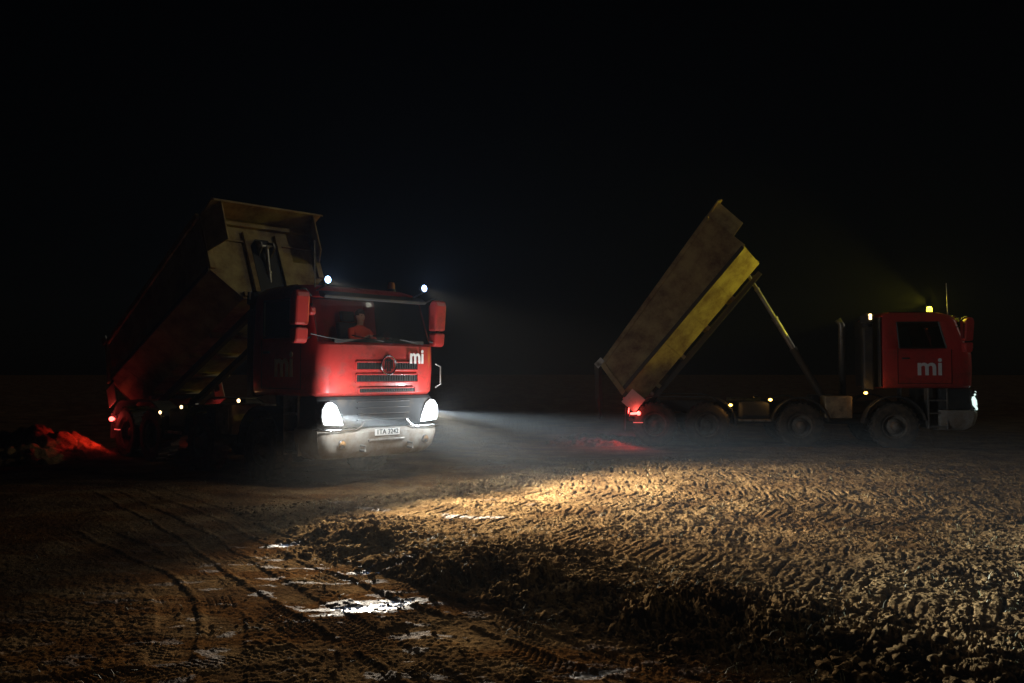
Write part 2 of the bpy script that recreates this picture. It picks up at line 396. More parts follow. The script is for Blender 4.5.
def mud_material():
    m = bpy.data.materials.new('mud'); m.use_nodes = True; nt = m.node_tree; b = nt.nodes['Principled BSDF']; N = nt.nodes.new; Lk = nt.links.new
    tc = N('ShaderNodeTexCoord'); at = N('ShaderNodeAttribute'); at.attribute_name = 'wet'
    n1 = N('ShaderNodeTexNoise'); n1.inputs['Scale'].default_value = 1.1; n1.inputs['Detail'].default_value = 6; n1.inputs['Roughness'].default_value = .65
    n2 = N('ShaderNodeTexNoise'); n2.inputs['Scale'].default_value = 22; n2.inputs['Detail'].default_value = 6; n2.inputs['Roughness'].default_value = .7
    n3 = N('ShaderNodeTexNoise'); n3.inputs['Scale'].default_value = 75; n3.inputs['Detail'].default_value = 4; n3.inputs['Roughness'].default_value = .7
    for n in (n1, n2, n3): Lk(tc.outputs['Object'], n.inputs['Vector'])
    r1 = N('ShaderNodeValToRGB'); e = r1.color_ramp.elements
    e[0].position = .36; e[0].color = (.078, .044, .020, 1); e[1].position = .64; e[1].color = (.215, .138, .066, 1)
    el = r1.color_ramp.elements.new(.5); el.color = (.140, .086, .040, 1)
    Lk(n1.outputs['Fac'], r1.inputs['Fac'])
    r2 = N('ShaderNodeValToRGB'); e = r2.color_ramp.elements; e[0].position = .3; e[0].color = (.35, .35, .35, 1); e[1].position = .7; e[1].color = (1.5, 1.45, 1.3, 1)
    Lk(n2.outputs['Fac'], r2.inputs['Fac'])
    mx = N('ShaderNodeMix'); mx.data_type = 'RGBA'; mx.blend_type = 'MULTIPLY'; mx.inputs['Factor'].default_value = 1
    Lk(r1.outputs['Color'], mx.inputs['A']); Lk(r2.outputs['Color'], mx.inputs['B'])
    da = N('ShaderNodeAttribute'); da.attribute_name = 'damp'
    md = N('ShaderNodeMix'); md.data_type = 'RGBA'; md.blend_type = 'MULTIPLY'; Lk(da.outputs['Fac'], md.inputs['Factor']); Lk(mx.outputs['Result'], md.inputs['A']); md.inputs['B'].default_value = (.62, .44, .29, 1)
    mw = N('ShaderNodeMix'); mw.data_type = 'RGBA'; Lk(at.outputs['Fac'], mw.inputs['Factor']); Lk(md.outputs['Result'], mw.inputs['A']); mw.inputs['B'].default_value = (.055, .038, .022, 1)
    Lk(mw.outputs['Result'], b.inputs['Base Color'])
    mr = N('ShaderNodeMapRange'); mr.inputs['From Min'].default_value = 0; mr.inputs['From Max'].default_value = .9; mr.inputs['To Min'].default_value = .85; mr.inputs['To Max'].default_value = .40
    Lk(at.outputs['Fac'], mr.inputs['Value']); Lk(mr.outputs['Result'], b.inputs['Roughness'])
    sp = N('ShaderNodeMapRange'); sp.inputs['From Min'].default_value = .13; sp.inputs['To Min'].default_value = .0; sp.inputs['To Max'].default_value = .5; Lk(at.outputs['Fac'], sp.inputs['Value']); Lk(sp.outputs['Result'], b.inputs['Specular IOR Level'])
    st = N('ShaderNodeMix'); st.data_type = 'RGBA'; Lk(at.outputs['Fac'], st.inputs['Factor']); st.inputs['A'].default_value = (.55, .40, .26, 1); st.inputs['B'].default_value = (.95, .86, .74, 1); Lk(st.outputs['Result'], b.inputs['Specular Tint'])
    ad = N('ShaderNodeMath'); ad.operation = 'ADD'; Lk(n2.outputs['Fac'], ad.inputs[0]); sc_ = N('ShaderNodeMath'); sc_.operation = 'MULTIPLY'; sc_.inputs[1].default_value = .45
    Lk(n3.outputs['Fac'], sc_.inputs[0]); Lk(sc_.outputs[0], ad.inputs[1])
    bp = N('ShaderNodeBump'); bp.inputs['Distance'].default_value = .035; Lk(ad.outputs[0], bp.inputs['Height'])
    bs = N('ShaderNodeMapRange'); bs.inputs['To Min'].default_value = .9; bs.inputs['To Max'].default_value = .12; Lk(at.outputs['Fac'], bs.inputs['Value']); Lk(bs.outputs['Result'], bp.inputs['Strength'])
    Lk(bp.outputs['Normal'], b.inputs['Normal'])
    return m
MUD = mud_material()
ground = mesh_from('ground', co, F, 4, [MUD])
a = ground.data.attributes.new('wet', 'FLOAT', 'POINT'); a.data.foreach_set('value', WET.astype(np.float32))
a = ground.data.attributes.new('damp', 'FLOAT', 'POINT'); a.data.foreach_set('value', DMP.astype(np.float32))
tag(ground, 'churned brown mud field with tyre ruts and wet patches', None, None, 'structure')

# loose clods and straw: nobody could count them
def clod_mesh(name, px, py, pz, size, mats, jitter=.35):
    bm = bmesh.new(); bmesh.ops.create_icosphere(bm, subdivisions=2, radius=1)
    bv = np.array([v.co[:] for v in bm.verts]); bf = np.array([[v.index for v in f.verts] for f in bm.faces]); bm.free()
    n = len(px); K = 12; var = []
    for k in range(K):
        s = 1 + 1.6*jitter*fbm(bv[:, 0]*1.3+k*5, bv[:, 1]*1.3+bv[:, 2]*1.7, 2, 200+k) + .45*gnoise(bv[:, 0]*4+k, bv[:, 2]*4+bv[:, 1]*3, 230+k)
        var.append(bv*s[:, None])
    var = np.array(var); vi = rng.integers(0, K, n)
    ang = rng.random(n)*2*math.pi; c, s_ = np.cos(ang), np.sin(ang)
    sx = size*(.8+.6*rng.random(n)); sy = size*(.7+.4*rng.random(n)); sz = size*(.45+.45*rng.random(n))
    P = var[vi]; X = P[:, :, 0]*sx[:, None]; Y = P[:, :, 1]*sy[:, None]; Z = P[:, :, 2]*sz[:, None]
    co = np.stack([X*c[:, None]-Y*s_[:, None]+px[:, None], X*s_[:, None]+Y*c[:, None]+py[:, None], Z+pz[:, None]], -1).reshape(-1, 3)
    F = (bf[None]+(np.arange(n)*len(bv))[:, None, None]).reshape(-1, 3)
    return mesh_from(name, co, F, 3, mats)

def scatter(n, rmin, rmax, amin, amax):
    r = rmin*(rmax/rmin)**rng.random(n); a_ = np.radians(amin+(amax-amin)*rng.random(n))
    return r*np.sin(a_), r*np.cos(a_)
x, y = scatter(60000, 4.2, 19, -40, 40)
h, w, d = height(x, y)
prob = .10 + .9*np.exp(-((d-.25)/.75)**2) + .25*(d > 0)
prob = prob*(1-.9*np.clip(w, 0, 1))*np.where(d < -.4, .55, 1)*(.3+1.2*sstep(-.2, .6, fbm(x*.7, y*.7, 2, 140)))
k = rng.random(len(x)) < prob*.8
x, y, h, d = x[k], y[k], h[k], d[k]
size = .007*(1/np.maximum(rng.random(len(x)), .03))**.62
nearbank = (np.abs(d-.35) < .9) & (x > 0)
size = np.minimum(size, np.where(nearbank, .046, np.where(np.abs(d-.25) < .8, .040, .018)))
clods = clod_mesh('soil_clods', x, y, h+size*.12, size, [MUD])
tag(clods, 'loose clods of brown soil strewn over the rutted mud field', None, None, 'stuff')

def blades(n):
    x, y = scatter(n, 4.3, 17, -38, 38); h, w, d = height(x, y)
    k = rng.random(n) < (.12+.75*np.exp(-((d-.3)/.9)**2)+.2*(d > 0))*sstep(-.1, .45, fbm(x*.9, y*.9, 3, 150)); x, y, h = x[k], y[k], h[k]; n = len(x)
    L = .02+.07*rng.random(n)**2; a_ = rng.random(n)*2*math.pi; le = .3+1.1*rng.random(n)
    w_ = .0016+.0022*rng.random(n); dx, dy = np.cos(a_), np.sin(a_)
    P = np.zeros((n, 6, 3))
    for q, t in enumerate((0, .55, 1.0)):
        hx = L*t*np.sin(le*t)*1.0; hz = L*t*np.cos(le*t*.9); ww = w_*(1-t*.85)
        for s_, idx in ((-1, 0), (1, 1)):
            P[:, q*2+idx, 0] = x+dx*hx-dy*ww*s_; P[:, q*2+idx, 1] = y+dy*hx+dx*ww*s_; P[:, q*2+idx, 2] = h-.004+hz
    F = np.array([[0, 1, 3, 2], [2, 3, 5, 4]])
    F = (F[None]+(np.arange(n)*6)[:, None, None]).reshape(-1, 4)
    return P.reshape(-1, 3), F
def two_tone(name, a_, b_):
    m = bpy.data.materials.new(name); m.use_nodes = True; nt = m.node_tree; b = nt.nodes['Principled BSDF']
    g = nt.nodes.new('ShaderNodeNewGeometry'); r = nt.nodes.new('ShaderNodeValToRGB'); r.color_ramp.elements[0].color = (*a_, 1); r.color_ramp.elements[1].color = (*b_, 1)
    nt.links.new(g.outputs['Random Per Island'], r.inputs['Fac']); nt.links.new(r.outputs['Color'], b.inputs['Base Color']); b.inputs['Roughness'].default_value = .7
    return m
P, Fb = blades(42000)
straw = mesh_from('grass_and_straw', P, Fb, 4, [two_tone('straw', (.10, .12, .035), (.36, .30, .17))], False)
tag(straw, 'short grass blades and straw poking out of the churned mud', None, None, 'stuff')

# ------------------------------------------------------------------ heaps of dumped soil
def heap(name, cx, cy, rad, hgt, label, seed, squash=1.0, yaw=0):
    n = 110; g = np.linspace(-1.35, 1.35, n); U, V = np.meshgrid(g, g); u, v = U.ravel(), V.ravel()
    X = cx+rad*(u*math.cos(yaw)-v*squash*math.sin(yaw)); Y = cy+rad*(u*math.sin(yaw)+v*squash*math.cos(yaw))
    q = np.hypot(u, v)+.18*fbm(u*1.6+seed, v*1.6, 3, 300+seed)
    base, _, _ = height(X, Y)
    top = hgt*np.clip(1-q, 0, 1)**.9
    rough = sstep(1.15, .8, q)
    Z = base+top+rough*(lumps(X+.06*gnoise(X*7, Y*7, 5), Y+.06*gnoise(X*7, Y*7, 6), .35, 310+seed, .8)*.16*min(1, hgt*2.5)+lumps(X, Y, .12, 320+seed, .9)*.10+.05*fbm(X*4, Y*4, 4, 330))-.16*sstep(.9, 1.15, q)
    I, J = np.meshgrid(np.arange(n-1), np.arange(n-1), indexing='ij')
    F = np.stack([I*n+J, I*n+J+1, (I+1)*n+J+1, (I+1)*n+J], -1).reshape(-1, 4)
    o = mesh_from(name, np.stack([X-cx, Y-cy, Z], 1), F, 4, [MUD]); o.location = (cx, cy, 0)
    tag(o, label, 'soil heap', 'heaps of soil tipped behind the trucks'); return o

# ------------------------------------------------------------------ text as mesh
def text_mesh(body, size, extrude, offset=0.0):
    cu = bpy.data.curves.new('t', 'FONT'); cu.body = body; cu.size = size; cu.extrude = extrude; cu.offset = offset; cu.align_x = 'CENTER'; cu.align_y = 'CENTER'
    o = bpy.data.objects.new('t', cu); COL.objects.link(o)
    bpy.context.view_layer.update()
    me = bpy.data.meshes.new_from_object(o.evaluated_get(bpy.context.evaluated_depsgraph_get()))
    bpy.data.objects.remove(o); return me
def lettering(name, body, size, loc, rot, m, parent, offset=.01):
    me = text_mesh(body, size, .004, offset); me.materials.clear(); me.materials.append(m)
    o = bpy.data.objects.new(name, me); link(o, parent); o.location = loc; o.rotation_euler = rot; return o

# ------------------------------------------------------------------ truck
LAMPS = []
def lamp(name, kind, parent, loc, power, col, aim=None, size=.04, spot=120, blend=.5, scale=(1, 1, 1)):
    L = bpy.data.lights.new(name, kind); L.energy = power; L.color = col; L.shadow_soft_size = size; L.specular_factor = 1.0 if kind == 'SPOT' else .4
    if kind == 'SPOT': L.spot_size = R(spot); L.spot_blend = blend
    o = bpy.data.objects.new(name, L); link(o, parent); o.location = loc; o.scale = scale
    if aim is not None:
        d = Vector(aim).normalized()
        o.rotation_euler = d.to_track_quat('-Z', 'Y').to_euler()
    LAMPS.append(o); return o

def outline(z, F, W, B, r=.22, bulge=.05):
    """closed plan outline of the cab at one height; same topology at each level"""
    half = [(B, 0), (B, W*.6), (B+.03, W-.03), (B+.12, W)]
    for t in (.2, .46, .72, .86): half.append((B+(F-B)*t, W))
    for k in range(1, 6):
        a_ = math.pi/2*k/5; half.append((F-r+r*math.sin(a_), W-r+r*math.cos(a_)))
    for t in (.75, .5, .25, 0): half.append((F+bulge*(1-t*t), (W-r)*t))
    n = len(half)
    full = [(x_, y_, z) for x_, y_ in half] + [(x_, -y_, z) for x_, y_ in half[-2:0:-1]]
    return full
NH = 17

def cab_parts(root, tintglass):
    B = -2.15
    lv = [(1.50, -.04, 1.20), (1.56, .0, 1.235), (1.95, .02, 1.25), (2.34, .01, 1.25), (2.40, -.01, 1.24), (2.50, -.04, 1.235), (3.14, -.27, 1.205),
          (3.20, -.31, 1.19), (3.31, -.42, 1.16), (3.385, -.66, 1.08), (3.41, -.95, .85)]
    bm = bmesh.new(); rings = []
    for z, F_, W in lv:
        Bz = B + (0.0 if z < 3.3 else (z-3.3)*1.2)
        rings.append([bm.verts.new(p) for p in outline(z, F_, W, Bz)])
    N_ = len(rings[0]); shell = []; ws = []; sl = []; sr = []
    # index meanings on the left half: 4..6 door window span, 9..16 front
    def kind(i, lvl):
        j = i if i < NH-1 else N_-1-i      # mirrored face index
        if lvl in (5,) and 4 <= j <= 5: return 'L' if i < NH-1 else 'R'
        if lvl in (4, 5) and j >= 9: return 'W'
        return 'S'
    fs = {'S': [], 'W': [], 'L': [], 'R': []}
    for l in range(len(lv)-1):
        for i in range(N_):
            fs[kind(i, l)].append([rings[l][i], rings[l][(i+1) % N_], rings[l+1][(i+1) % N_], rings[l+1][i]])
    def make(key, name, m, parent, extra=None, inset=0, solid=.03):
        b2 = bmesh.new(); mp = {}
        for q in fs[key]:
            vs = []
            for v in q:
                if v not in mp: mp[v] = b2.verts.new(v.co)
                vs.append(mp[v])
            b2.faces.new(vs)
        if extra: extra(b2, mp)
        bmesh.ops.recalc_face_normals(b2, faces=b2.faces)
        me = bpy.data.meshes.new(name); b2.to_mesh(me); b2.free(); me.materials.append(m)
        o = bpy.data.objects.new(name, me); link(o, parent)
        for p in me.polygons: p.use_smooth = (key == 'S')
        if key == 'S':
            try: me.set_sharp_from_angle(angle=R(32))
            except Exception: pass
        md = o.modifiers.new('solid', 'SOLIDIFY'); md.thickness = solid; md.offset = -1
        return o
    def caps(b2, mp):
        b2.faces.new([mp[v] for v in rings[-1]]); 
    cab = make('S', 'cab', M['red'], root, caps, solid=.045)
    for key, nm in (('W', 'windscreen'), ('L', 'side_window'), ('R', 'side_window')):
        g = make(key, nm, M['glass'], cab, solid=.006)
    bm.free()
    # cab floor
    f = MB(); f.box(B+.08, -.12, -1.13, 1.13, 1.53, 1.60); f.box(B+.1, -1.0, -1.1, 1.1, 1.6, 1.75)
    f.build('cab_floor', M['dark'], cab)
    rw = MB(); rw.box(B-.03, B-.004, -1.2, 1.2, 1.52, 3.28); rw.build('rear_shade_panel', M['dark'], cab, bevel=.02)  # dark sheet over the red back, standing in for its shade
    # black window surround along the windscreen foot
    d = MB()
    for zz, xx in ((2.43, .035),): d.box(xx-.10, xx-.02, -.95, .95, 2.385, 2.455)
    d.build('scuttle_trim', M['dark'], cab, bevel=.01)
    for y0 in (-.75, .05, .75):
        w = MB(); w.tube([(.03, y0, 2.43), (-.0, y0-.35, 2.47), (-.04, y0-.62, 2.52)], .011, 6)
        w.build('wiper', M['black'], cab)
    # sun visor (dark strip over the windscreen)
    v = MB(); v.prism([(-.24, 3.15), (-.09, 3.12), (-.07, 3.17), (-.20, 3.25), (-.28, 3.25)], 'y', -1.08, 1.08)
    v.build('sun_visor', M['dark'], cab, bevel=.012)
    # grille slots cut in the red panel
    for k, (z0, z1, hw) in enumerate(((1.95, 2.06, .66), (1.74, 1.85, .66), (1.56, 1.62, .60))):
        s = MB(); n = 12
        pts = []
        # curved slot following the bulge
        for a_ in range(n):
            pass
        for a_ in range(n):
            t0 = -1+2*a_/n; t1 = -1+2*(a_+1)/n
            def fx(t): return .055+.05*(1-(t*hw/1.03)**2)-.028
            s.box(fx((t0+t1)/2)-.03, fx((t0+t1)/2)+.006, .10+t0*hw, .10+t1*hw, z0, z1)
        s.mi = 1
        for a_ in range(n*2):
            t = -1+2*(a_+.5)/(n*2)
            s.box(.055+.05*(1-(t*hw/1.03)**2)-.03, .055+.05*(1-(t*hw/1.03)**2)-.012, .10+t*hw-.012, .10+t*hw+.012, z0+.01, z1-.01)
        s.mi = 0
        s.build('grille_slot', [M['dark'], M['black']], cab)
        fr = MB()
        for zz in (z0-.012, z1+.012):
            for a_ in range(n):
                t0 = -1+2*a_/n; t1 = -1+2*(a_+1)/n; tm = (t0+t1)/2
                fr.box(.04, .055+.05*(1-(tm*hw/1.03)**2)-.012, .10+t0*hw, .10+t1*hw, zz-.012, zz+.012)
        for yy in (.10-hw-.01, .10+hw-.01): fr.box(.04, .088, yy, yy+.02, z0-.012, z1+.012)
        fr.build('grille_rim', M['red'], cab, bevel=.004)
    # round emblem
    e = MB(); e.mi = 0
    e.lathe([(.135, .0), (.165, .012), (.172, .03), (.160, .042), (.148, .03), (.142, .012)], 'x', 36, (.088, .09, 2.02), close=False)
    e.mi = 1; e.lathe([(.001, .016), (.144, .014), (.144, .0)], 'x', 36, (.088, .09, 2.02), close=False)
    e.mi = 0
    for yy, za, zb in ((-.075, -.07, .075), (-.028, -.115, .115), (.028, -.115, .115), (.075, -.07, .075)):
        e.box(.10, .118, .09+yy-.014, .09+yy+.014, 2.02+za, 2.02+zb)
    e.box(.10, .119, .005, .175, 2.085, 2.11)
    e.build('emblem', [M['chrome'], M['red']], cab)
    # door seams, handles, mudguard lip
    for sgn in (-1, 1):
        s = MB(); y0, y1 = sorted((sgn*1.247, sgn*1.256))
        for (x0, x1, z0, z1) in ((-1.78, -1.768, 1.62, 2.46), (-.52, -.508, 1.62, 2.46), (-1.78, -.508, 1.612, 1.624)):
            s.box(x0, x1, y0, y1, z0, z1)
        s.build('door_seam', M['black'], cab)
        hd = MB(); hd.box(-1.68, -1.50, *sorted((sgn*1.25, sgn*1.29)), 2.22, 2.26); hd.build('door_handle', M['dark'], cab, bevel=.012)
        wf = MB()
        z0, z1 = 2.50, 3.14
        def bar(xa, za, xb, zb, t=.022):
            ya = sgn*(1.235 + (1.205-1.235)*(za-2.5)/.64); yb = sgn*(1.235+(1.205-1.235)*(zb-2.5)/.64)
            wf.tube([(xa, ya, za), (xb, yb, zb)], t, 6)
        def wx(t, z): 
            F_ = -.04+(-.27+.04)*(z-2.5)/.64; return B+(F_-B)*t
        bar(wx(.2, z0), z0, wx(.72, z0), z0); bar(wx(.2, z1), z1, wx(.72, z1), z1); bar(wx(.2, z0), z0, wx(.2, z1), z1); bar(wx(.72, z0), z0, wx(.72, z1), z1)
        wf.build('window_frame', M['black'], cab)
        # side lettering on the door
        lettering('lettering', 'mi', .62, (-1.03, sgn*1.262, 2.02), (R(90), 0, 0 if sgn < 0 else R(180)), M['white'], cab, .014)
    # front lettering at the truck's left
    lettering('lettering', 'mi', .36, (.087, .73, 2.165), (R(90), 0, R(95)), M['white'], cab, .009)
    # interior
    for yy in (-.6, .6):
        st = MB(); st.box(-1.75, -1.2, yy-.26, yy+.26, 1.85, 2.12); st.prism([(-1.72, 2.1), (-1.58, 2.1), (-1.75, 2.85), (-1.88, 2.85)], 'y', yy-.26, yy+.26)
        st.prism([(-1.78, 2.87), (-1.88, 2.87), (-1.93, 3.07), (-1.83, 3.07)], 'y', yy-.15, yy+.15); st.build('seat', M['cloth'], cab, bevel=.03)
    db = MB(); db.prism([(-.15, 1.9), (-.62, 1.9), (-.68, 2.3), (-.5, 2.42), (-.17, 2.38)], 'y', -1.12, 1.12); db.build('dashboard', M['dark'], cab, bevel=.02)
    sw = MB(); c = Vector((-.82, .6, 2.46)); ax = Vector((.5, 0, .87)).normalized(); a1 = Vector((0, 1, 0)); a2 = ax.cross(a1)
    pts = [c+(a1*math.cos(t)+a2*math.sin(t))*.23 for t in [2*math.pi*q/20 for q in range(21)]]
    sw.tube(pts, .016, 6); sw.tube([c-a1*.22, c+a1*.22], .012, 6); sw.tube([c, c-ax*.4+Vector((.1, 0, 0))], .03, 8)
    sw.build('steering_wheel', M['black'], cab)
    return cab

def wheel(root, x, y, sgn, wide):
    """one wheel standing on the ground; sgn is the outer side"""
    rO = .58; w = .42 if wide else .34
    z = rO-.035
    t = MB(); hw = w/2
    prof = [(.30, -hw*.8), (.36, -hw), (.50, -hw*1.02), (.555, -hw*.88), (.565, -hw*.5), (.565, hw*.5), (.555, hw*.88), (.50, hw*1.02), (.36, hw), (.30, hw*.8), (.285, 0), (.30, -hw*.8)]
    t.lathe(prof, 'y', 44, close=False)
    nl = 26
    for k in range(nl):
        for s2 in (-1, 1):
            a_ = 2*math.pi*(k+(.5 if s2 > 0 else 0))/nl
            m = Matrix.Rotation(a_, 4, 'Y')
            vs = []
            for (r_, u, tt) in ((.55, .0, -.03), (.55, .0, .03), (.55, 1.0, .06), (.55, 1.0, .0), (.587, .0, -.025), (.587, .0, .025), (.58, 1.0, .05), (.58, 1.0, .01)):
                vs.append(t.bm.verts.new(m @ Vector((tt, s2*u*hw*.97, r_))))
            for q in ((3,2,1,0),(4,5,6,7),(0,1,5,4),(1,2,6,5),(2,3,7,6),(3,0,4,7)): t._f([vs[i] for i in q])
    r = MB()
    o_ = hw*.55 if not wide else -hw*.1
    r.lathe([(.30, sgn*hw*.78), (.295, sgn*hw*.9), (.27, sgn*hw*.8), (.262, sgn*o_*.5), (.20, sgn*o_*.3), (.18, sgn*o_*.9), (.12, sgn*(o_+.04)), (.10, sgn*(o_+.12)), (.03, sgn*(o_+.15)), (.001, sgn*(o_+.15))], 'y', 36, close=False)
    r.lathe([(.27, -sgn*hw*.8), (.2, -sgn*hw*.3), (.001, -sgn*hw*.3)], 'y', 24, close=False)
    for k in range(10):
        a_ = 2*math.pi*k/10; r.ball((.155*math.cos(a_), sgn*(o_*.9+.01), .155*math.sin(a_)), .018, 1)
    wh = r.build('wheel', M['rim'], root, smooth=False); wh.location = (x, y, z); wh.rotation_euler = (0, random.random()*6, 0)
    ty = t.build('tyre', M['tyre'], wh)
    return wh

def truck(loc, yaw, tilt, L, label, kind):
    """kind 'front': roof work lights and dazzling headlights; kind 'side': beacon lit"""
    root = empty('tipper_truck', loc, yaw); tag(root, label, 'truck', 'red tipper trucks unloading at night')
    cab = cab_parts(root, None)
    # lower grey grille band + bumper
    def ringbody(levels, name, m, B=-.8, parent=root, bev=0):
        b = MB(); rings = [[b.bm.verts.new(p) for p in outline(z, F_, W, B, r, bl)] for z, F_, W, r, bl in levels]
        n = len(rings[0])
        for A, C in zip(rings, rings[1:]):
            for i in range(n): b._f([A[i], A[(i+1) % n], C[(i+1) % n], C[i]])
        b._f(rings[0][::-1]); b._f(rings[-1])
        o = b.build(name, m, parent, smooth=True)
        try: o.data.set_sharp_from_angle(angle=R(35))
        except Exception: pass
        return o
    ringbody([(.98, .03, 1.20, .2, .05), (1.02, .05, 1.22, .2, .05), (1.44, .03, 1.21, .2, .05), (1.49, -.02, 1.18, .2, .05)], 'lower_grille', M['band'])
    lg = MB()
    for zz in (1.10, 1.20, 1.30, 1.40): lg.box(.05, .115, -.55, .55, zz-.012, zz+.012)
    lg.build('grille_bar', M['dark'], root, bevel=.006)
    bp = ringbody([(.46, -.12, 1.06, .2, .05), (.50, -.02, 1.12, .2, .06), (.60, .07, 1.20, .2, .07), (.82, .12, 1.25, .2, .07), (.90, .12, 1.25, .2, .07), (.96, .08, 1.23, .2, .06)], 'front_bumper', M['bumper'])
    t = MB(); t.box(.10, .20, -.38, .38, .74, .78); t.build('bumper_step', M['steel'], bp, bevel=.01)
    for s_ in (-1, 1):
        hk = MB(); hk.tube([(.12, s_*.5, .6), (.26, s_*.5, .6), (.26, s_*.5, .68), (.14, s_*.5, .68)], .022, 8); hk.build('towing_eye', M['steel'], bp)
        fl = MB(); fl.lathe([(.001, .135), (.06, .14), (.075, .125), (.07, .09)], 'x', 20, (.03, s_*.88, .72), close=False); fl.build('fog_light', M['chrome'], bp)
    # number plate
    pl = MB(); pl.box(.198, .206, -.26, .26, .835, .945); po = pl.build('number_plate', [M['plate'], M['black']], bp, bevel=.004)
    tm = text_mesh('1TA 3242', .115, .002, .0012); bmx = bmesh.new(); bmx.from_mesh(po.data); n0 = len(bmx.faces)
    tm.transform(Matrix.Translation((.208, 0, .89)) @ Euler((R(90), 0, R(90))).to_matrix().to_4x4())
    bmx.from_mesh(tm); bmx.faces.ensure_lookup_table()
    for f in bmx.faces[n0:]: f.material_index = 1
    bmx.to_mesh(po.data); bmx.free(); po.modifiers.clear()
    pm = MB(); pm.box(.12, .197, -.2, .2, .84, .93); pm.build('plate_bracket', M['dark'], bp)
    # headlights
    for s_ in (-1, 1):
        sh = [(1.20, 1.03), (1.235, 1.16), (1.225, 1.30), (1.15, 1.41), (1.05, 1.43), (.95, 1.36), (.86, 1.18), (.80, 1.0)]
        sh = [(s_*p, q) for p, q in sh]
        hb = MB(); hb.prism(sh, 'x', -.12, .075); ho = hb.build('headlight', M['dark'], root, bevel=.015)
        c = (sum(p for p, q in sh)/8, sum(q for p, q in sh)/8)
        ln = MB(); sh2 = [(c[0]+(p-c[0])*.9, c[1]+(q-c[1])*.9) for p, q in sh]
        if kind == 'front': ln.prism(sh2, 'x', .07, .105)
        else:
            ln.prism(sh2, 'x', .07, .10); 
        ln.build('lens', M['lamp_white'] if kind == 'front' else M['chrome'], ho, bevel=.02)
        if kind == 'side':
            dl = MB(); dl.tube([(.115, s_*.84, 1.38), (.10, s_*1.02, 1.40), (.03, s_*1.19, 1.34), (-.04, s_*1.235, 1.24), (-.02, s_*1.235, 1.10), (.05, s_*1.22, 1.02), (.10, s_*1.1, .99)], .028, 8)
            dl.tube([(-.03, s_*1.24, 1.30), (.02, s_*1.24, 1.2), (.03, s_*1.235, 1.08)], .035, 8)
            dl.build('daytime_light', M['lamp_pos'], ho)
        ch = MB(); ch.tube([(-.1, s_*1.262, .96), (.06, s_*1.25, .955), (.15, s_*1.12, .95), (.175, s_*.9, .95), (.18, s_*.62, .955), (.17, s_*.52, 1.0), (.155, s_*.45, 1.08)], .018, 8)
        ch.build('chrome_trim', M['chrome'], ho)
    # mirrors
    for s_ in (-1, 1):
        m1 = MB(); y0 = s_*1.47
        m1.prism([(-.33, 2.66), (-.30, 3.16), (-.22, 3.24), (-.12, 3.22), (-.09, 3.12), (-.13, 2.66)], 'y', y0-.13, y0+.13)
        m1.prism([(-.32, 2.38), (-.33, 2.62), (-.12, 2.62), (-.14, 2.40), (-.2, 2.36)], 'y', y0-.12, y0+.12)
        mo = m1.build('mirror', M['red'], root, bevel=.045)
        arm = MB(); arm.tube([(-.3, s_*1.2, 3.16), (-.22, s_*1.36, 3.26), (-.2, y0, 3.25), (-.2, y0, 2.45), (-.2, s_*1.38, 2.44), (-.25, s_*1.22, 2.48)], .018, 8)
        arm.box(-.24, -.18, y0-.03, y0+.03, 2.6, 2.68); arm.build('mirror_arm', M['black'], mo)
        gl = MB(); gl.box(-.342, -.334, y0-.10, y0+.10, 2.72, 3.14); gl.build('mirror_glass', M['chrome'], mo)
        if s_ < 0:
            km = MB(); km.prism([(-.24, 2.84), (-.22, 2.96), (-.12, 2.97), (-.10, 2.86), (-.16, 2.82)], 'y', -1.33, -1.22)
            k_ = km.build('kerb_mirror', M['red'], root, bevel=.03)
            ka = MB(); ka.tube([(-.38, -1.19, 3.02), (-.2, -1.24, 3.02), (-.17, -1.28, 2.95)], .012, 8); ka.build('mirror_arm', M['black'], k_)
    # front corner grab handle on the driver's side
    g = MB(); g.tube([(.02, 1.22, 2.05), (.07, 1.30, 2.0), (.07, 1.30, 1.68), (.02, 1.22, 1.62)], .014, 8); g.build('grab_handle', M['steel'], root)
    # cab steps and wing under the door
    for s_ in (-1, 1):
        st = MB()
        for zz in (.55, .88, 1.2): st.box(-1.05, -.62, *sorted((s_*.95, s_*1.22)), zz-.02, zz+.02)
        st.box(-1.08, -1.04, *sorted((s_*.95, s_*1.23)), .5, 1.5); st.box(-.64, -.6, *sorted((s_*.95, s_*1.23)), .5, 1.5)
        st.build('cab_step', M['steel'], root, bevel=.006)
    # wheels and wings
    AX = (-1.85, -4.12, -6.42, -7.74)
    for i, ax_ in enumerate(AX):
        for s_ in (-1, 1): wheel(root, ax_, s_*(1.06 if i < 2 else 1.02), s_, i >= 2)
        ab = MB(); ab.tube([(ax_, -.98, .55), (ax_, 0, .62), (ax_, .98, .55)], .085, 10); ab.ball((ax_, 0, .62), .2, 2); ab.build('axle', M['frame'], root)
    def wing(ax_, s_, a0, a1, r_=.70):
        w = MB(); n = 14; pts = [(ax_+r_*math.cos(R(a0+(a1-a0)*k/n)), .56+r_*math.sin(R(a0+(a1-a0)*k/n))) for k in range(n+1)]
        w.sheet(pts, 'y', s_*.84, s_*1.25)
        o = w.build('wheel_wing', M['dark'], root, solid=.025)
        e_ = MB(); e_.tube([(p[0], s_*1.25, p[1]) for p in pts], .016, 6); e_.build('wing_edge', M['band'], o)
